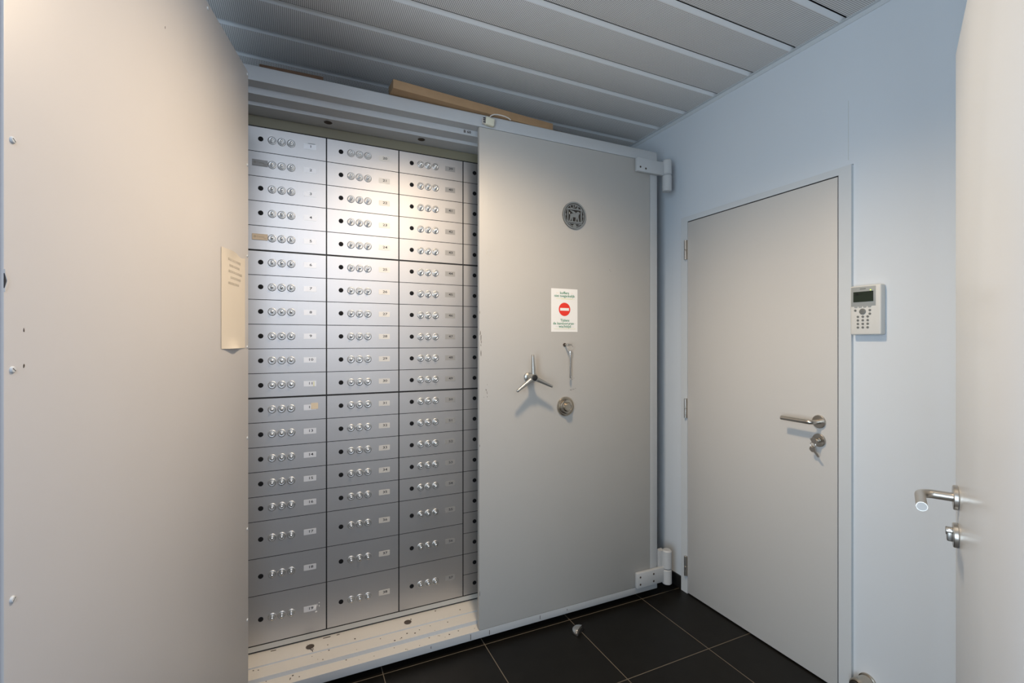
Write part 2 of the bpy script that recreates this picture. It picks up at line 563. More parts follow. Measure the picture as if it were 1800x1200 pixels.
# ------------------------------------------------------------------ near door, seen edge-on at the right
E0 = (1.343, 0.5354)
TH = math.radians(-154.1)
d2 = link('door_2', None, None, (E0[0], E0[1], 0), TH)
struct(d2, 'glossy cream white door standing open at the right edge', 'door')
lf = MB().box((0, 0, 0.006), (0.83, 0.040, 2.015), 0, 0.0015).build('leaf', M['door_gloss'], d2)
smooth_angle(lf)
for zc in (1.86, 1.0, 0.16):
    h = MB()
    h.cyl((0.837, -0.006, zc - 0.05), (0, 0, 1), 0.0068, 0.1, 14, 0, 0.001)
    smooth_angle(h.build('hinge', M['steel'], d2))
zh = 1.034
hd = MB()
hd.cyl((0.060, 0, zh), (0, -1, 0), 0.0262, 0.009, 32, 0, 0.0015)
pts = [(0.060, -0.008, zh)]
for i in range(0, 13):
    a = i / 12 * PI / 2
    pts.append((0.060 + 0.024 * (1 - math.cos(a)), -0.039 - 0.024 * math.sin(a), zh))
pts += [(0.11, -0.063, zh), (0.178, -0.063, zh)]
hd.tube(pts, 0.0095, 24)
hd.cyl((0.178, -0.063, zh), (1, 0, 0), 0.0082, 0.0006, 24, 1)
smooth_angle(hd.build('lever_handle', [M['satin'], M['endcap']], d2))
lk = MB()
lk.cyl((0.060, 0, zh - 0.081), (0, -1, 0), 0.0262, 0.009, 32, 0, 0.0015)
lk.box((0.052, -0.019, zh - 0.095), (0.068, -0.008, zh - 0.067), 0, 0.003)
lk.cyl((0.060, -0.009, zh - 0.0735), (0, -1, 0), 0.0085, 0.0115, 20, 0, 0.001)
smooth_angle(lk.build('thumb_turn', M['satin'], d2))

# ------------------------------------------------------------------ alarm keypad on the right wall
KY, KZ0, KZ1 = 1.0716, 1.394, 1.577
kp = thing('alarm_keypad', 'white alarm keypad with small dark screen beside the closed door', 'keypad', (WX, KY, KZ0), -PI / 2)
KW, KH, KD = 0.1025, KZ1 - KZ0, 0.032
# the housing stands off the wall beside the casing
o = MB().box((0, -KD, 0), (KW, 0, KH), 0, 0.005, 3).build('housing', M['keypad_white'], kp)
smooth_angle(o)
o = MB().box((0.004, -KD - 0.0012, 0.106), (0.086, -KD + 0.001, KH - 0.005), 0, 0.0005).build('screen_bezel', M['keypad_grey'], kp)
s_ = MB().box((0.012, -KD - 0.0022, 0.122), (0.079, -KD, 0.160)).build('screen', M['lcd'], kp)
for i, (gx, gz) in enumerate(((0.018, 0.147), (0.025, 0.147), (0.034, 0.150), (0.062, 0.152), (0.070, 0.150))):
    MB().box((gx, -KD - 0.0026, gz), (gx + (0.006 if i < 2 else 0.005), -KD - 0.002, gz + (0.008 if i < 2 else 0.003))).build('screen_character', M['lcdink'], s_)
MB().box((0.034, -KD - 0.0016, 0.1685), (0.054, -KD, 0.1715)).build('maker_strip', M['button'], kp)
MB().cyl((0.070, -KD - 0.001, 0.1640), (0, -1, 0), 0.0020, 0.0012, 12).build('status_light', M['led'], kp)
for bx in (0.020, 0.035, 0.050, 0.066):
    MB().prism([(bx - 0.0065, 0.1075), (bx + 0.0065, 0.1075), (bx + 0.004, 0.1005), (bx - 0.004, 0.1005)], -KD - 0.0016, -KD).build('soft_key', M['keypad_grey'], kp)
MB().lathe([(0.011, 0), (0.011, 0.002), (0.009, 0.003), (0.004, 0.003), (0.0035, 0.0022), (0, 0.0022)], (0.043, -KD, 0.086), (0, -1, 0), 24).build('navigation_pad', M['button'], kp)
btn = MB().cyl((0, 0, 0), (0, -1, 0), 0.0042, 0.002, 16, 0, 0.0006).mesh('button')
btn.materials.append(M['button'])
for bx, bz in [(0.018, 0.091), (0.067, 0.090), (0.067, 0.077)] + [(0.027 + 0.0165 * c, 0.067 - 0.0133 * r) for r in range(4) for c in range(3)]:
    link('button', btn, kp, (bx, -KD, bz))

# ------------------------------------------------------------------ door stops
ds = thing('door_stop', 'small half-round metal door stop on the dark tiles before the safe', 'door stop', (1.205, 1.862, 0), math.radians(32))
m_ = MB().lathe([(0.037, 0), (0.038, 0.004), (0.037, 0.012), (0.032, 0.020), (0.021, 0.0255), (0, 0.027)], (0, 0, 0), (0, 0, 1), 36)
bmesh.ops.bisect_plane(m_.bm, geom=m_.bm.verts[:] + m_.bm.edges[:] + m_.bm.faces[:], plane_co=(0, -0.004, 0), plane_no=(0, -1, 0), clear_outer=True)
bmesh.ops.holes_fill(m_.bm, edges=[e for e in m_.bm.edges if e.is_boundary])
smooth_angle(m_.build('dome', M['chrome'], ds), 40)
bp_ = [(0.033 * math.cos(a), 0.002 + 0.020 * math.sin(a)) for a in [i / 14 * PI for i in range(15)]]
MB().prism(bp_, -0.0085, -0.0042).build('rubber_bumper', M['bumper'], ds)

ws = thing('wall_door_stop', 'round brown metal door stop at the wall foot by the closed door casing', 'door stop', (WX, 1.028, 0.098), -PI / 2)
smooth_angle(MB().lathe([(0.030, 0), (0.030, 0.006), (0.026, 0.008), (0.026, 0.05), (0.029, 0.052), (0.029, 0.066), (0.025, 0.072)], (0, 0, 0), (0, -1, 0), 32).build('barrel', M['nickel'], ws), 40)
smooth_angle(MB().cyl((0, -0.072, 0), (0, -1, 0), 0.022, 0.006, 24, 0, 0.002).build('rubber_tip', M['bumper'], ws))

# ------------------------------------------------------------------ the safe
YF, YB = 1.965, 2.172
BX0, BX1, BZ0, BZ1 = -0.300, 1.774, 0.030, 2.394
RX0, RX1 = -0.246, 1.7195
safe = thing('double_door_safe', 'large grey steel safe with one door open and one closed', 'safe', (0.737, 2.30, 0))
def sp_build(mb, name, mats, parent=safe):
    """build in world coordinates under the safe"""
    o = mb.build(name, mats, parent)
    w = Vector((0, 0, 0))
    p = parent
    while p is not None:
        w -= Vector(p.location) if not p.rotation_euler.z else Vector((0, 0, 0))
        p = p.parent
    o.data.transform(Matrix.Translation(w))
    return o

body = bmesh.new()
rings = [(BX0, BX1, BZ0, BZ1, 2.72), (BX0, BX1, BZ0, BZ1, YF + 0.012),
         (BX0 + 0.003, BX1 - 0.003, BZ0 + 0.003, BZ1 - 0.003, YF + 0.004), (BX0 + 0.012, BX1 - 0.012, BZ0 + 0.012, BZ1 - 0.010, YF),
         (RX0, RX1, 0.0695, 2.3345, YF), (RX0, RX1, 0.0695, 2.3345, 2.018),
         (RX0 + 0.014, RX1 - 0.024, 0.085, 2.310, 2.0195), (RX0 + 0.014, RX1 - 0.024, 0.0862, 2.3088, 2.084),
         (RX0 + 0.024, RX1 - 0.040, 0.091, 2.2955, 2.0855), (RX0 + 0.024, RX1 - 0.040, 0.0925, 2.2945, 2.178),
         (RX0 + 0.024, RX1 - 0.040, 0.0925, 2.2945, 2.66)]
prev = None
for x0, x1, z0, z1, y in rings:
    cur = [body.verts.new(p) for p in ((x0, y, z0), (x1, y, z0), (x1, y, z1), (x0, y, z1))]
    if prev:
        for i in range(4):
            j = (i + 1) % 4
            body.faces.new((prev[i], prev[j], cur[j], cur[i]))
    else:
        body.faces.new(cur)
    prev = cur
body.faces.new(prev)
bmesh.ops.recalc_face_normals(body, faces=body.faces[:])
mb = MB()
for f in body.faces:
    c = f.calc_center_median()
    f.material_index = 1 if (c.z < 0.1 and f.normal.z > 0.6 and c.y > YF) else 0
me = bpy.data.meshes.new('b'); body.to_mesh(me); body.free()
mb.bm.from_mesh(me)
# chipped paint on the sill and lip
for i in range(46):
    x = random.uniform(-0.18, 0.74)
    row = random.choice((0, 1, 1, 2, 2, 2))
    yy, zz = ((random.uniform(2.10, 2.165), 0.0925), (random.uniform(2.025, 2.08), 0.0858), (random.uniform(1.968, 2.014), 0.0695))[row]
    r = random.uniform(0.0012, 0.0042)
    mb.lathe([(r, 0), (r * .9, 0.0006)], (x, yy, zz - 0.0002), (0, 0, 1), 6, 2)
for x, w in ((0.10, .03), (0.11, .02), (0.155, .012), (-0.10, .02)):
    mb.box((x, 2.160, 0.0922), (x + w, 2.164, 0.0930), 2)
for x in (0.045,):
    mb.tube([(x, 2.115, 0.0932), (x + 0.012, 2.095, 0.0932), (x + 0.012, 2.088, 0.0925)], 0.0012, 5, 2)
for x, z0, z1 in ((0.79, 0.040, 0.060), (1.05, 0.045, 0.062), (0.70, 0.040, 0.064), (0.52, 0.05, 0.06), (1.20, 0.05, 0.058)):
    mb.box((x, YF - 0.0004, z0), (x + 0.0025, YF + 0.001, z1), 2)
lab = text_bm('B 60', 0.016, 0.0006, 1.2, 0.0004)
mb.merge(lab, 2, Matrix.Translation((0.704, 2.0182, 2.324)))
bo = sp_build(mb, 'body', [M['safe_body'], M['sillpaint'], M['chip']])
pl = sp_build(MB().box((-0.26, 2.05, 0.0), (1.73, 2.70, 0.030)), 'plinth', M['black'])
# bolt holes in the top and bottom of the rebate
for x in (0.048, 0.456):
    o = sp_build(MB().lathe([(0.014, 0), (0.0165, 0.0008), (0.013, 0.001), (0.012, 0.0006), (0, 0.0006)], (x, 2.126, 0.0922), (0, 0, 1), 24), 'bolt_hole', M['chip'], bo)
for x in (0.118, 0.5166):
    o = sp_build(MB().lathe([(0.014, 0), (0.0165, 0.0008), (0.013, 0.001), (0.012, 0.0006), (0, 0.0006)], (x, 2.118, 2.2948), (0, 0, -1), 24), 'bolt_hole', M['chip'], bo)

# --- closed right door
dr = MB()
dr.box((0.7415, YF - 0.001, 0.0715), (1.7165, 1.986, 2.3325), 0, 0.0012)
dr.box((0.768, 1.9865, 0.075), (1.716, 2.014, 2.329))
dr.box((0.782, 2.0145, 0.089), (1.692, 2.082, 2.305))
dr.box((0.816, 2.0825, 0.096), (1.675, 2.135, 2.290))
sy = YF - 0.001
specks(dr, [(0.7465, 1.405, .004, .030, .0006), (0.7500, 1.385, .004, .040, .0008), (0.7490, 1.352, .003, .012, 0), (0.7515, 1.367, .003, .018, .0004),
            (0.7495, 1.317, .0035, .034, 0), (0.7740, 1.150, .003, .012, -.001), (0.7790, 1.137, .002, .018, -.001), (0.7800, 1.118, .002, .008, 0),
            (0.7640, 1.117, .002, .004, 0), (0.7800, 1.173, .0025, .003, 0), (1.455, 1.735, .0025, .006, 0), (1.459, 1.728, .002, .004, 0),
            (0.7445, 0.235, .002, .03, 0), (0.7445, 1.50, .002, .02, 0), (0.7445, 0.90, .002, .012, 0)], sy, 1)
specks(dr, [(1.222, 1.130, .014, .003, 0), (1.236, 1.133, .016, .0022, 0), (1.248, 1.137, .008, .0018, 0), (1.240, 1.187, .006, .0016, 0), (1.230, 1.182, .006, .0016, 0)], sy, 1)
specks(dr, [(0.786 + random.uniform(-.012, .012), 1.755 + random.uniform(-.02, .025), random.uniform(.002, .008), .0012, 0) for _ in range(14)]
       + [(0.800 + random.uniform(0, .02), 1.775 + random.uniform(-.01, .02), random.uniform(.002, .005), .0012, 0) for _ in range(8)], sy, 2)
rd = sp_build(dr, 'safe_door', [M['safe'], M['chip'], M['chipsoft']])
tag(rd, 'closed right grey door with wheel handle and combination dial')
smooth_angle(rd)
def hinge_right(parent, z0, z1, kz, upper):
    h = MB()
    h.box((1.616, YF - 0.022, z0), (1.800, YF - 0.0012, z1), 0, 0.004)
    za, zb, zc_ = kz
    h.cyl((1.8195, YF - 0.018, zb + 0.0008), (0, 0, 1), 0.0255, zc_ - zb, 24, 0, 0.006)
    h.cyl((1.8195, YF - 0.018, za), (0, 0, 1), 0.0255, zb - za - 0.0008, 24, 0, 0.004)
    if not upper:
        h.box((1.7765, YF - 0.010, zb + 0.003), (1.812, YF + 0.020, zc_ - 0.004))
    for sx, sz in (((1.636, z0 + .022), (1.672, z0 + .018)) if upper else ((1.636, z0 + .020), (1.636, z1 - .022), (1.725, z0 + .020), (1.725, z1 - .022))):
        h.cyl((sx, YF - 0.0218, sz), (0, -1, 0), 0.0052, 0.0012, 12, 1)
    o = sp_build(h, 'hinge', [M['safe_body'], M['chip']], parent)
    smooth_angle(o)
    return o
hinge_right(rd, 2.263, 2.335, (2.180, 2.268, 2.350), True)
hinge_right(rd, 0.072, 0.152, (0.058, 0.138, 0.240), False)

# wheel handle with three tapered spokes
wh = MB()
WXc, WZc = 0.985, 1.2025
wh.lathe([(0.021, 0), (0.021, 0.012), (0.014, 0.016), (0.014, 0.046), (0.019, 0.050), (0.019, 0.069), (0.017, 0.072), (0.0135, 0.072)], (WXc, YF - 0.001, WZc), (0, -1, 0), 28)
wh.cyl((WXc, YF - 0.0725, WZc), (0, -1, 0), 0.0135, 0.0025, 20, 1, 0.0008)
for a in (94, -25, -146):
    t = math.radians(a)
    dx, dz = math.cos(t), math.sin(t)
    pts, rr = [], []
    for q in range(9):
        l = 0.010 + 0.094 * q / 8
        pts.append((WXc + dx * l, YF - 0.061 - 0.006 * q / 8, WZc + dz * l))
        rr.append(0.0115 - 0.0055 * q / 8)
    pts.append((WXc + dx * 0.1065, YF - 0.067, WZc + dz * 0.1065)); rr.append(0.003)
    wh.tube(pts, rr, 14)
o = sp_build(wh, 'wheel_handle', [M['cast'], M['black']], rd)
smooth_angle(o, 50)
# combination dial
cd = MB()
cd.lathe([(0.0475, 0), (0.0475, 0.004), (0.045, 0.008), (0.041, 0.009), (0.039, 0.007), (0.036, 0.007), (0.034, 0.016), (0.030, 0.018), (0.024, 0.018),
          (0.0225, 0.016), (0.020, 0.017), (0.019, 0.034), (0.0175, 0.036), (0.014, 0.036), (0.013, 0.034), (0, 0.034)], (1.190, YF - 0.001, 1.051), (0, -1, 0), 40)
for i in range(40):
    a = 2 * PI * i / 40
    cd.box((1.190 + 0.0325 * math.cos(a) - .0006, YF - 0.0185, 1.051 + 0.0325 * math.sin(a) - .0006), (1.190 + 0.0325 * math.cos(a) + .0006, YF - 0.013, 1.051 + 0.0325 * math.sin(a) + .0006), 1)
o = sp_build(cd, 'combination_dial', [M['nickel'], M['ink']], rd)
smooth_angle(o, 40)
o = sp_build(MB().lathe([(0.009, 0), (0.009, 0.002), (0.006, 0.0025), (0.0055, 0.001), (0, 0.001)], (1.186, YF - 0.001, 1.352), (0, -1, 0), 20), 'keyhole', M['chip'], rd)

# round cast emblem
em = MB()
ex, ez, R = 1.2395, 1.9885, 0.0665
em.cyl((0, 0, 0), (0, -1, 0), R, 0.0045, 48, 1)
em.ring(R, R - 0.0075, -0.0075, -0.001, seg=48)
em.ring(R - 0.011, R - 0.0145, -0.0065, -0.001, seg=48)
def frame_rect(x0, x1, z0, z1, t):
    em.box((x0, -0.0072, z0), (x0 + t, -0.004, z1)); em.box((x1 - t, -0.0072, z0), (x1, -0.004, z1))
    em.box((x0 + t, -0.0072, z1 - t), (x1 - t, -0.004, z1)); em.box((x0 + t, -0.0072, z0), (x1 - t, -0.004, z0 + t))
frame_rect(-0.042, 0.042, -0.036, 0.033, 0.0065)
em.box((-0.046, -0.0068, -0.042), (0.046, -0.004, -0.0385))
# beast standing in profile inside the square
beast = [(-0.022, 0.000), (-0.016, 0.007), (0.004, 0.006), (0.010, 0.014), (0.018, 0.019), (0.026, 0.015), (0.028, 0.009), (0.022, 0.006), (0.020, -0.004),
         (0.024, -0.026), (0.018, -0.026), (0.013, -0.010), (0.008, -0.026), (0.003, -0.026), (0.006, -0.009), (-0.008, -0.008), (-0.010, -0.026), (-0.015, -0.026),
         (-0.016, -0.012), (-0.022, -0.026), (-0.027, -0.026), (-0.023, -0.010)]
em.prism([(x * 1.12, z * 1.12) for x, z in beast], -0.0072, -0.004)
em.prism([(-0.004, 0.005), (-0.031, 0.025), (-0.004, 0.020), (0.009, 0.011)], -0.0076, -0.004)
em.tube([(-0.022, -0.006, 0.000), (-0.029, -0.006, 0.005), (-0.028, -0.006, 0.013)], 0.0015, 6)
for i, ch in enumerate('LIPS'):
    a = math.radians(116.5 - 17 * i)
    em.merge(text_bm(ch, 0.024, 0.002, 1.0, 0.0009), 0, Matrix.Translation((0.0440 * math.cos(a), -0.0061, 0.0440 * math.sin(a))) @ Matrix.Rotation(math.radians(-25.5 + 17 * i), 4, 'Y'))
em.cyl((0, -0.004, -0.053), (0, -1, 0), 0.010, 0.0043, 20)
for sg in (-1, 1):
    em.prism([(sg * 0.048, 0.006), (sg * 0.055, 0.0), (sg * 0.048, -0.006)], -0.0070, -0.004)
em.bm.transform(Matrix.Translation((ex, YF - 0.001, ez)))
o = sp_build(em, 'emblem', [M['cast'], M['void_brown']], rd)

# --- left door, swung open towards the camera (local frame: x towards its hinge, looks along -y)
ld = link('safe_door', None, safe)
ld.location = (-0.139 - safe.location.x, 1.82 - safe.location.y, 0)
ld.rotation_euler = (0, 0, math.atan2(0.9792, 0.2028))
tag(ld, 'open left grey door showing its screwed inner cover plate')
p_ = MB()
p_.box((-1.055, 0.0062, 0.100), (-0.043, 0.075, 2.262), 0, 0.002)
p_.box((-1.050, 0.0755, 0.085), (-0.010, 0.150, 2.285), 0, 0.002)
p_.box((-1.040, 0.1505, 0.0715), (0.030, 0.205, 2.3325), 0, 0.002)
smooth_angle(p_.build('door_slab', M['safe_body'], ld))
cp = MB()
cp.box((-1.0175, 0.0, 0.105), (-0.0462, 0.0058, 2.2632), 0, 0.0012)
specks(cp, [(-0.985, 1.3855, .0022, .007, 0), (-0.985, 1.337, .003, .006, .0006), (-0.60, 2.05, .002, .008, 0)], 0.0, 1)
smooth_angle(cp.build('cover_plate', [M['plate_paint'], M['chip']], ld))
bent = MB().prism([(-1.0172, 1.4640), (-1.0122, 1.455), (-1.0105, 1.449), (-1.0122, 1.443), (-1.0172, 1.4345), (-1.0172, 1.4395), (-1.0140, 1.449), (-1.0172, 1.4590)], -0.0012, 0.001)
bent.prism([(-1.0172, 1.4396), (-1.0140, 1.449), (-1.0172, 1.4589)], -0.0006, 0.001, 1)
bent.build('bent_edge_lip', [M['plate_paint'], M['ink']], ld)
MB().box((-1.0203, 0.0043, 0.105), (-1.0176, 0.0061, 2.2632)).build('gap_shade_strip', M['ink'], ld)  # dark strip added to draw the shade in the gap beside the plate
scr = MB()
scr.lathe([(0.0046, 0), (0.0046, 0.0010), (0.0034, 0.0024), (0, 0.0027)], (0, 0, 0), (0, -1, 0), 14)
scr.box((-0.0028, -0.0028, -0.0004), (0.0028, -0.0020, 0.0004), 1)
scr_me = scr.mesh('screw'); scr_me.materials.append(M['casing']); scr_me.materials.append(M['chip'])
for x, z in [(-0.0575, 2.251 - 0.3 * k) for k in range(8)] + [(-1.0045, 1.94 - 0.3035 * k) for k in range(7)] + [(-0.375, 2.247), (-0.70, 2.247)]:
    s_ = link('screw', scr_me, ld, (x, 0, z))
    s_.rotation_euler = (0, random.uniform(-1, 1), 0)
hl = MB()
for z0, z1, kz in ((2.263, 2.335, (2.180, 2.350)), (0.072, 0.152, (0.058, 0.240))):
    h = MB()
    h.box((-0.10, 0.2062, z0), (0.05, 0.226, z1), 0, 0.003)
    h.cyl((0.075, 0.222, kz[0]), (0, 0, 1), 0.0255, kz[1] - kz[0], 24, 0, 0.005)
    smooth_angle(h.build('hinge', M['safe_body'], ld))

# ------------------------------------------------------------------ the boxes in the safe
CW, CX0 = 0.3106, -0.1962
ZT, ZB = 2.2487, 0.1245
U = (ZT - ZB) / 21
rack = thing('deposit_box_rack', 'dark rack inside the safe that holds the deposit boxes', 'rack', (0.737, 2.4, 0.0925))
def rk(mb, name, m):
    o = mb.build(name, m, rack)
    o.data.transform(Matrix.Translation((-0.737, -2.4, -0.0925)))
    return o
rk(MB().box((CX0 - 0.012, 2.1735, 0.0945), (1.672, 2.62, 2.2930)), 'face_frame', M['black'])
rk(MB().box((CX0 - 0.012, 2.1715, ZT + 0.0030), (1.672, 2.1730, 2.2930), 0), 'header_strip', M['olive'])
rk(MB().box((CX0 - 0.012, 2.1715, 0.1000), (1.672, 2.1730, ZB - 0.0035), 0), 'base_strip', M['strip'])

heights = [1] * 16 + [1.5, 1.5, 2]
def rows(hs):
    z = ZT; out = []
    for i, h in enumerate(hs):
        z1 = z - h * U
        out.append((z, z1)); z = z1
    return out
LAY = rows(heights)
LAY4 = rows([1] * 21)

def panel_mesh(h, top_gap, bot_gap):
    p = MB().box((-CW / 2 + 0.0027, 0, -h / 2 + bot_gap), (CW / 2 - 0.0027, 0.0012, h / 2 - top_gap))
    me = p.mesh('front_panel'); me.materials.append(M['alu'])
    for f in me.polygons: f.use_smooth = False
    return me
PM = {}
def get_panel(h, t, b):
    k = (round(h, 4), t, b)
    if k not in PM: PM[k] = panel_mesh(h, t, b)
    return PM[k]
kh = MB().lathe([(0.0098, 0), (0.0098, 0.0010), (0.0085, 0.0014), (0, 0.0014)], (0, 0, 0), (0, -1, 0), 20)
kh.box((-0.006, -0.0019, -0.0007), (0.006, -0.0012, 0.0007), 0)
kh_me = kh.mesh('keyhole'); kh_me.materials.append(M['blackplastic'])
dl = MB()
dl.lathe([(0.0160, 0), (0.0160, 0.0018), (0.0148, 0.0030), (0.0120, 0.0034), (0.0105, 0.0026), (0.0080, 0.0024), (0.0075, 0.0032), (0, 0.0034)], (0, 0, 0), (0, -1, 0), 28)
for i in range(14):
    a = 2 * PI * i / 14
    dl.cyl((0.0134 * math.cos(a), -0.0028, 0.0134 * math.sin(a)), (0, -1, 0), 0.0010, 0.0008, 6, 1)
dl_me = dl.mesh('dial'); dl_me.materials.append(M['dialmetal']); dl_me.materials.append(M['ink'])
kn = MB().lathe([(0.0062, 0), (0.0056, 0.003), (0.0050, 0.010), (0.0056, 0.013), (0.0050, 0.0155), (0.003, 0.0168), (0, 0.017)], (0, 0, 0), (0, -1, 0), 16)
kn_me = kn.mesh('knob'); kn_me.materials.append(M['chrome'])
pl_me = {}
for k, mm in (('white', 'numplate'), ('cream', 'numplate_cream'), ('grey', 'numplate_grey')):
    me = MB().box((-0.0245, -0.0008, -0.0115), (0.0245, 0, 0.0115)).mesh('number_plate')
    me.materials.append(M[mm]); pl_me[k] = me

def deposit_box(c, n, zt, zb, gt, gb, label, plate):
    h = zt - zb
    root = thing('safe_deposit_box', label, 'deposit box', (CX0 + CW * (c + .5), YB, (zt + zb) / 2), 0, 'silver deposit boxes in the safe')
    link('front_panel', get_panel(h, gt, gb), root)
    zz = 0.002
    link('keyhole', kh_me, root, (-CW / 2 + 0.0592, 0, zz))
    for i in range(3):
        d = link('dial', dl_me, root, (-CW / 2 + 0.1010 + 0.0357 * i, 0, zz))
        k = link('knob', kn_me, d, (0, -0.0033, 0))
        d.rotation_euler = (0, random.uniform(0, 1), 0)
    if plate:
        p = link('number_plate', pl_me[plate], root, (-CW / 2 + 0.2450, 0, zz))
        bm = text_bm(str(n), 0.0148, 0.0005, 1.4, 0.0002)
        t = MB(); t.merge(bm, 0)
        t.build('number', M['ink'], p, (0.003, -0.0009, 0.001))
    return root
BOX = {}
notes = {1: ' with a second label strip above its number plate', 2: ' with a grey sticker over its keyhole', 5: ' with a beige sticker over its keyhole',
         11: ' with a yellow mark on its number plate', 12: ' with beige tape beside its number plate', 19: ' with torn white paper bits at its number plate'}
for c in range(3):
    for r, (zt, zb) in enumerate(LAY):
        n = 1 + 19 * c + r
        gt = 0.0036 if r in (5, 11) else 0.0014
        gb = 0.0036 if r in (4, 10) else 0.0014
        size = '' if r < 16 else ('taller ' if r < 18 else 'tallest ')
        BOX[n] = deposit_box(c, n, zt, zb, gt, gb, f'{size}silver safe deposit box numbered {n}{notes.get(n, " with three dial knobs")}', ('white', 'cream', 'grey')[c])
ordn = ['topmost', 'second', 'third', 'fourth', 'fifth', 'sixth', 'seventh', 'eighth', 'ninth', 'tenth', 'eleventh', 'twelfth', 'thirteenth', 'fourteenth',
        'fifteenth', 'sixteenth', 'seventeenth', 'eighteenth', 'nineteenth', 'twentieth', 'lowest']
for r, (zt, zb) in enumerate(LAY4):
    gt = 0.0036 if r in (5, 11) else 0.0014
    gb = 0.0036 if r in (4, 10) else 0.0014
    w = ordn[r] + ('' if r in (0, 20) else ' from top')
    deposit_box(3, 0, zt, zb, gt, gb, f'silver deposit box {w} in the column half hidden by closed safe door', None)

# stickers and scraps on some boxes
def sticker(box, m, ink):
    s_ = MB().box((-0.0285, -0.0028, -0.0125), (0.0285, -0.0020, 0.0125)).build('sticker', M[m], box, (-CW / 2 + 0.0565, 0, 0.004))
    t = MB()
    t.ring(0.0045, 0.0028, -0.0033, -0.0027, (-0.0185, 0.001), 16)
    t.cyl((-0.0185, -0.0027, 0.001), (0, -1, 0), 0.0016, 0.0005, 10)
    t.merge(text_bm('Certas', 0.0105, 0.0005, 1.0), 0, Matrix.Translation((0.002, -0.003, 0.001)))
    t.box((0.012, -0.0032, -0.0075), (0.024, -0.0027, -0.0065)); t.box((0.014, -0.0032, -0.0050), (0.024, -0.0027, -0.0042))
    for a, b in (((-0.0278, -0.0118), (0.0278, -0.0113)), ((-0.0278, 0.0113), (0.0278, 0.0118)), ((-0.0278, -0.0118), (-0.0273, 0.0118)), ((0.0273, -0.0118), (0.0278, 0.0118))):
        t.box((a[0], -0.0031, a[1]), (b[0], -0.0027, b[1]))
    t.build('sticker_print', M[ink], s_)
sticker(BOX[2], 'sticker_grey', 'sticker_ink')
sticker(BOX[5], 'sticker_beige', 'chipsoft')
px = -CW / 2 + 0.2450
MB().box((px + 0.004, -0.0022, -0.006), (px + 0.032, -0.0010, 0.020)).build('tape_scrap', M['tape'], BOX[12])
t = MB()
specks(t, [(px + 0.020, 0.004, .012, .022, .001), (px + 0.028, 0.012, .004, .014, 0), (px + 0.036, 0.020, .005, .006, 0), (px + 0.036, 0.006, .005, .006, 0), (px + 0.024, -0.016, .010, .007, 0)], -0.0012, 0, 0.0006)
t.build('torn_paper', M['paper'], BOX[19])
MB().box((px - 0.008, -0.0014, 0.0135), (px + 0.020, -0.0004, 0.0165)).build('label_strip', M['keypad_grey'], BOX[1])
MB().box((px + 0.014, -0.0016, -0.010), (px + 0.0165, -0.0008, 0.011)).build('yellow_mark', M['yellow'], BOX[11])

# ------------------------------------------------------------------ notices
nt_ = thing('notice', 'white notice with red no-entry sign on the closed safe door', 'notice', (1.1855, YF - 0.0012, 1.5205))
NW, NH = 0.0745, 0.105
sh = MB().box((-NW, -0.0005, -NH), (NW, 0, NH)).build('sheet', M['paper'], nt_)
def line(txt, z, size, x=0, m='green', sx=1.0):
    t = MB(); t.merge(text_bm(txt, size, 0.0003, sx, 0.00025))
    t.build('printed_line', M[m], nt_, (x, -0.0008, z))
line('koffers', 0.084, 0.0185, 0.0)
line('niet toegankelijk', 0.0695, 0.0175, 0.0)
line('Tijdens', -0.0495, 0.0175, 0.002)
line('de kantooruren', -0.0645, 0.0185, -0.006)
line('wachttijd', -0.079, 0.0185, 0.002)
t = MB()
for a in ((-0.047, -0.031), (0.038, 0.048)): t.box((a[0], -0.0008, 0.0825), (a[1], -0.0003, 0.0838))
t.build('print_marks', M['orange'], nt_)
t = MB()
t.box((-0.047, -0.0008, 0.0560), (0.045, -0.0003, 0.0572)); t.box((-0.020, -0.0008, 0.0545), (0.060, -0.0003, 0.0553))
t.box((-0.060, -0.0008, -0.0900), (0.064, -0.0003, -0.0892))
t.build('underline', M['yellow'], nt_)
t = MB()
for a in ((0.048, 0.062, -0.065), (0.035, 0.055, -0.081), (-0.050, -0.030, -0.081)): t.box((a[0], -0.0008, a[2]), (a[1], -0.0003, a[2] + 0.0012))
t.box((-0.058, -0.0008, -0.0925), (0.060, -0.0003, -0.0918))
t.build('print_marks', M['greyink'], nt_)
ne = MB().cyl((0, -0.0005, 0), (0, -1, 0), 0.0325, 0.0004, 40).build('no_entry_disc', M['red'], nt_, (0.0, 0, 0.0045))
MB().box((-0.025, -0.0013, -0.0065), (0.025, -0.0009, 0.0065)).build('white_bar', M['paper'], ne)

# yellowed sheet on the open left door, slightly curled at its corners
pn = thing('paper_note', 'yellowed paper note taped inside the open left safe door', 'paper', (-0.139, 1.82, 0), math.atan2(0.9792, 0.2028))
bm = bmesh.new()
nx, nz = 10, 16
x0, x1, zt0, zb0 = -0.284, -0.083, 1.6385, 1.3482
G = []
for i in range(nx + 1):
    row = []
    for j in range(nz + 1):
        u, v = i / nx, j / nz
        cur = 0.010 * max(0, v - .93) / .07 * math.exp(-((u - .45) / .22) ** 2) + 0.006 * max(0, .07 - v) / .07 * math.exp(-((u - .35) / .2) ** 2)
        z = zt0 + (zb0 - zt0) * v + (0.006 * (1 - v) * (u > .6) * math.sin((u - .6) / .4 * PI) * -1)
        row.append(bm.verts.new((x0 + (x1 - x0) * u, -0.0009 - cur - 0.0012 * math.sin(u * PI) * (1 + .3 * math.sin(v * 7)), z)))
    G.append(row)
for i in range(nx):
    for j in range(nz):
        bm.faces.new((G[i][j], G[i + 1][j], G[i + 1][j + 1], G[i][j + 1]))
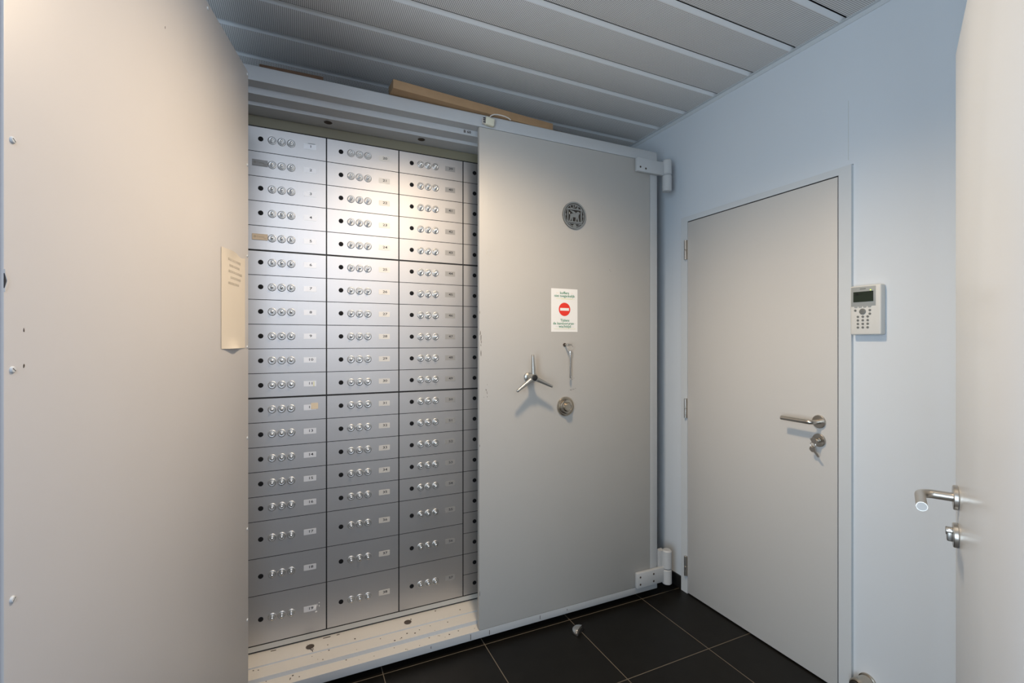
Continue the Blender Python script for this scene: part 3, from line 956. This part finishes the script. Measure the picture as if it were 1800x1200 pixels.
bmesh.ops.recalc_face_normals(bm, faces=bm.faces[:])
bmesh.ops.solidify(bm, geom=bm.faces[:], thickness=0.0003)
mb = MB(); mb.merge(bm, 0, None, True)
mb.build('sheet', M['oldpaper'], pn)
t = MB()
for k, (a, b) in enumerate(((-0.235, -0.130), (-0.225, -0.140), (-0.232, -0.118), (-0.215, -0.128), (-0.232, -0.145))):
    x = a
    while x < b:
        w = random.uniform(.006, .016)
        zc = 1.6095 - 0.0175 * k
        t.box((x, -0.0031, zc), (min(x + w, b), -0.0027, zc + 0.0065)); x += w + .003
t.build('faded_lines', M['faint'], pn)

# ------------------------------------------------------------------ key on a ring in the safe door
sk = thing('safe_key', 'long steel key hanging on a ring from the closed safe door keyhole', 'key', (1.19, YF, 1.35))
k = MB()
k.cyl((-0.004, -0.0025, 0.002), (0, -1, 0), 0.0042, 0.026, 12)
k.prism([(-0.006, -0.004), (0.014, -0.001), (0.018, 0.003), (0.012, 0.005), (-0.004, 0.008)], -0.033, -0.028)
k.build('inserted_shank', M['steel'], sk)
MB().tube([(0.014 + 0.0145 * math.cos(a), -0.026, -0.012 + 0.0145 * math.sin(a)) for a in [i / 28 * 2 * PI for i in range(29)]], 0.0013, 8, 0, False).build('ring', M['chrome'], sk)
k = MB()
k.lathe([(0.002, 0), (0.0052, 0.003), (0.0055, 0.010), (0.0046, 0.014), (0.0044, 0.130), (0.003, 0.134)], (0.014, -0.024, -0.0255), (0, 0, -1), 14)
k.box((0.012, -0.0252, -0.168), (0.0150, -0.0228, -0.156))
k.box((0.015, -0.0250, -0.156), (0.021, -0.0230, -0.151))
k.box((0.015, -0.0250, -0.166), (0.019, -0.0230, -0.162))
smooth_angle(k.build('key_rod', M['chrome'], sk), 40)

# ------------------------------------------------------------------ odds and ends on top of the safe
def board(name, label, a, b, w, z0, th, mats, cat='board'):
    L = math.hypot(b[0] - a[0], b[1] - a[1])
    root = MB()
    root.box((0, 0, 0), (L, w, th), 0, 0.001)
    for f in root.bm.faces:
        if abs(f.normal.x) > .9: f.material_index = 1 if len(mats) > 1 else 0
    o = root.build(name, mats, None, (a[0], a[1], z0), math.atan2(b[1] - a[1], b[0] - a[0]))
    return tag(o, label, cat)
board('wooden_batten', 'long pale wooden batten lying askew on top of the safe', (0.352, 1.915), (1.133, 1.985), 0.07, 2.3945, 0.036, [M['wood'], M['woodend']])
board('wood_offcut', 'small brown wood offcut behind the batten on the safe', (1.150, 2.000), (1.235, 2.004), 0.05, 2.3945, 0.016, [M['wooddark']])
board('wooden_lath', 'thin dark wooden lath lying at the safe top left', (-0.13, 1.982), (0.092, 1.976), 0.045, 2.3945, 0.014, [M['wooddark'], M['wood']])
tb = MB().tube([(0.06, 2.03, 2.3975), (0.12, 1.999, 2.3975), (0.22, 1.995, 2.3975), (0.31, 2.01, 2.3975)], 0.003, 8).build('loose_cable', M['blackplastic'])
tag(tb, 'thin black cable end lying on the safe beside the dark lath', 'cable')

cn = thing('cable_connector', 'cream plastic cable connector fixed to the closed safe door top edge', 'connector', (0.783, YF - 0.0012, 2.357))
b_ = MB().box((-0.018, -0.022, -0.017), (0.026, 0, 0.019), 0, 0.006, 3)
b_.bm.transform(Matrix.Rotation(0.12, 4, 'Y'))
smooth_angle(b_.build('housing', M['cream_plastic'], cn), 50)
t = MB()
t.box((-0.030, -0.019, -0.012), (-0.017, -0.002, 0.013), 0, 0.002)
for i, (z, y) in enumerate(((0.009, -0.020), (0.001, -0.020), (-0.008, -0.020))):
    t.box((-0.0295, y - 0.001, z - 0.0028), (-0.019, y + 0.004, z + 0.0028), 1)
t.build('terminal_block', [M['cable'], M['ink']], cn)
t = MB().tube([(0.002, -0.010, 0.016), (0.010, -0.012, 0.030), (0.026, -0.011, 0.0385), (0.044, -0.009, 0.0425), (0.062, -0.008, 0.0435), (0.082, -0.007, 0.0425), (0.100, -0.005, 0.0395), (0.112, -0.0028, 0.034)], 0.0026, 10)
t.build('cable', M['cable'], cn)
